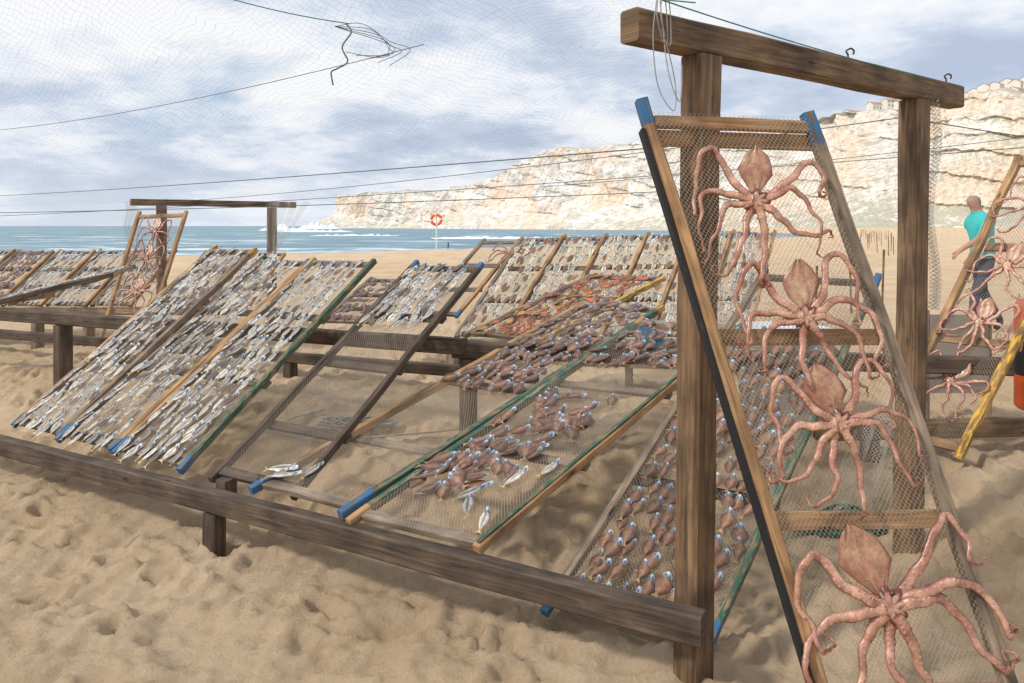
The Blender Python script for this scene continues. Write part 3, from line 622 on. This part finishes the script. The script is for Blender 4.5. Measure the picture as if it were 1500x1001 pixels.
# ---------------------------------------------------------------- people
def person(name,x,y,z,face=-1,fing=True,sc_=1.0,shirt='shirt'):
    vs=[];es=[];rs=[]
    def add(p,r,par=None):
        vs.append((p[0]*-face*sc_,p[1]*sc_,p[2]*sc_));rs.append(r*sc_)
        if par is not None: es.append((par,len(vs)-1))
        return len(vs)-1
    pe=add((0,0,.93),.135);sp_=add((-.01,0,1.08),.135,pe);ch=add((-.04,0,1.28),.15,sp_);up_=add((-.055,0,1.40),.11,ch)
    nk=add((-.08,0,1.48),.055,up_);h0=add((-.105,0,1.55),.07,nk);h1=add((-.115,0,1.62),.092,h0);h2=add((-.105,0,1.69),.075,h1)
    nose=add((-.20,0,1.605),.014,h1)
    hands=[]
    for sg,el,wr,hd in ((-1,(-.20,-.25,1.16),(-.40,-.24,1.04),(-.46,-.24,.99)),(1,(.10,.25,1.14),(.0,.26,.93),(-.03,.26,.86))):
        sh=add((-.05,sg*.17,1.38),.07,up_);e1=add(el,.045,sh);w1=add(wr,.028,e1);hh=add(hd,.033,w1);hands.append((hh,hd,wr))
    for sg,kn,an_,to in ((-1,(-.16,-.10,.5),(-.22,-.1,.09),(-.38,-.1,.04)),(1,(.05,.10,.5),(.28,.1,.13),(.20,.1,.03))):
        hp=add((-.01,sg*.095,.84),.095,pe);k1=add(kn,.062,hp);a1=add(an_,.042,k1);add(to,.04,a1)
    if fing:
        for hh,hd,wr in hands:
            d=(V(hd)-V(wr)).normalized()
            for k in range(4):
                l=(.06,.075,.07,.055)[k];q=V(hd)+V((0,(k-1.5)*.02,0))+d*.02;a=add(q,.010,hh);bq=add(q+d*l*.6+V((0,0,-.006)),.009,a);add(q+d*l+V((.01,0,-.022)),.008,bq)
            q=V(hd)+V((-.01,.035,.01));a=add(q,.011,hh);add(q+d*.045+V((0,.012,0)),.009,a)
    me=bpy.data.meshes.new(name);me.from_pydata(vs,es,[]);o=link(bpy.data.objects.new(name,me))
    md=o.modifiers.new('skin','SKIN')
    for i,s in enumerate(me.skin_vertices[0].data): s.radius=(rs[i],rs[i]);s.use_root=(i==0)
    ss=o.modifiers.new('s','SUBSURF');ss.levels=2;ss.render_levels=2
    dg=bpy.context.evaluated_depsgraph_get();m2=bpy.data.meshes.new_from_object(o.evaluated_get(dg));o.modifiers.clear();o.data=m2;m2.name=name
    m2.materials.clear()
    for k in ('skin',shirt,'pants','hair','shoe'): m2.materials.append(M[k])
    for p in m2.polygons:
        c=p.center/sc_;f=-face;xx=c.x*f;p.use_smooth=True
        if c.z>1.49: i=3 if (c.z>1.655 or (xx>-.10 and c.z>1.57)) else 0
        elif abs(c.y)>.19: i=1 if c.z>1.20 else 0
        elif c.z>.93: i=1 if xx>-.22 else 0
        elif xx<-.3 and c.z>.7: i=0
        elif c.z<.1: i=4
        else: i=2
        if abs(c.y)>.2 and c.z<.93: i=0
        p.material_index=i
    o.location=(x,y,z);return o
person('walking_man',5.93,9.3,gz(6,9.3)+.0,face=-1,sc_=1.03)
person('distant_person',-12.9,150,-3.3,sc_=1,fing=False,shirt='pants')
# ---------------------------------------------------------------- light
w=bpy.data.worlds.new('World');sc.world=w;w.use_nodes=True;nt=w.node_tree;bg=nt.nodes['Background']
sd=V((-.66,-.36,.68)).normalized();el=math.asin(sd.z);rot=math.atan2(sd.x,sd.y)
sky=N(nt,'ShaderNodeTexSky',sky_type='NISHITA',sun_disc=False,sun_elevation=el,sun_rotation=rot)
tc=N(nt,'ShaderNodeTexCoord');sp=N(nt,'ShaderNodeSeparateXYZ');nt.links.new(tc.outputs['Generated'],sp.inputs[0])
zz=math_(nt,'ADD',math_(nt,'MAXIMUM',sp.outputs[2],0.0),.20);cb=N(nt,'ShaderNodeCombineXYZ')
nt.links.new(math_(nt,'DIVIDE',sp.outputs[0],zz),cb.inputs[0]);nt.links.new(math_(nt,'DIVIDE',sp.outputs[1],zz),cb.inputs[1]);cb.inputs[2].default_value=2.3
n1=N(nt,'ShaderNodeTexNoise',i_Scale=.75,i_Detail=10.0,i_Roughness=.56,i_Distortion=.25);nt.links.new(cb.outputs[0],n1.inputs[0])
mp=N(nt,'ShaderNodeMapping');mp.inputs['Location'].default_value=(3.1,1.7,5);nt.links.new(cb.outputs[0],mp.inputs[0])
n2=N(nt,'ShaderNodeTexNoise',i_Scale=1.05,i_Detail=11.0,i_Roughness=.62);nt.links.new(mp.outputs[0],n2.inputs[0])
cc=ramp(nt,[(.36,(4.4,5.1,6.5)),(.44,(5.5,6.2,7.4)),(.49,(7.2,7.6,8.4)),(.56,(8.6,8.7,8.9))],n2.outputs[0])
cm=ramp(nt,[(.34,0),(.46,1)],n1.outputs[0])
skyc=N(nt,'ShaderNodeMix',data_type='RGBA');skyc.inputs[0].default_value=.6;nt.links.new(sky.outputs[0],skyc.inputs[6]);skyc.inputs[7].default_value=(4.6,6.0,8.0,1)
c=mixc(nt,cm.outputs[0],skyc.outputs[2],cc.outputs[0])
hz=N(nt,'ShaderNodeMapRange');hz.inputs[1].default_value=0;hz.inputs[2].default_value=.10;hz.inputs[3].default_value=.6;hz.inputs[4].default_value=0;nt.links.new(sp.outputs[2],hz.inputs[0])
c=mixc(nt,hz.outputs[0],c,(7.3,7.8,8.5));nt.links.new(c,bg.inputs[0]);bg.inputs[1].default_value=.112
L=bpy.data.lights.new('sun','SUN');L.energy=2.7;L.angle=math.radians(6);L.color=(1,.95,.87);lo=link(bpy.data.objects.new('sun',L));lo.rotation_euler=(-sd).to_track_quat('-Z','Y').to_euler()
cam=bpy.data.cameras.new('camera');cam.lens=26;cam.sensor_width=36;cam.shift_y=-.113;cam.clip_start=.05;cam.clip_end=30000
co=link(bpy.data.objects.new('camera',cam));co.location=(0,0,1.6);co.rotation_euler=(math.pi/2,0,0);sc.camera=co
sc.view_settings.view_transform='Standard';sc.view_settings.look='None';sc.view_settings.exposure=0
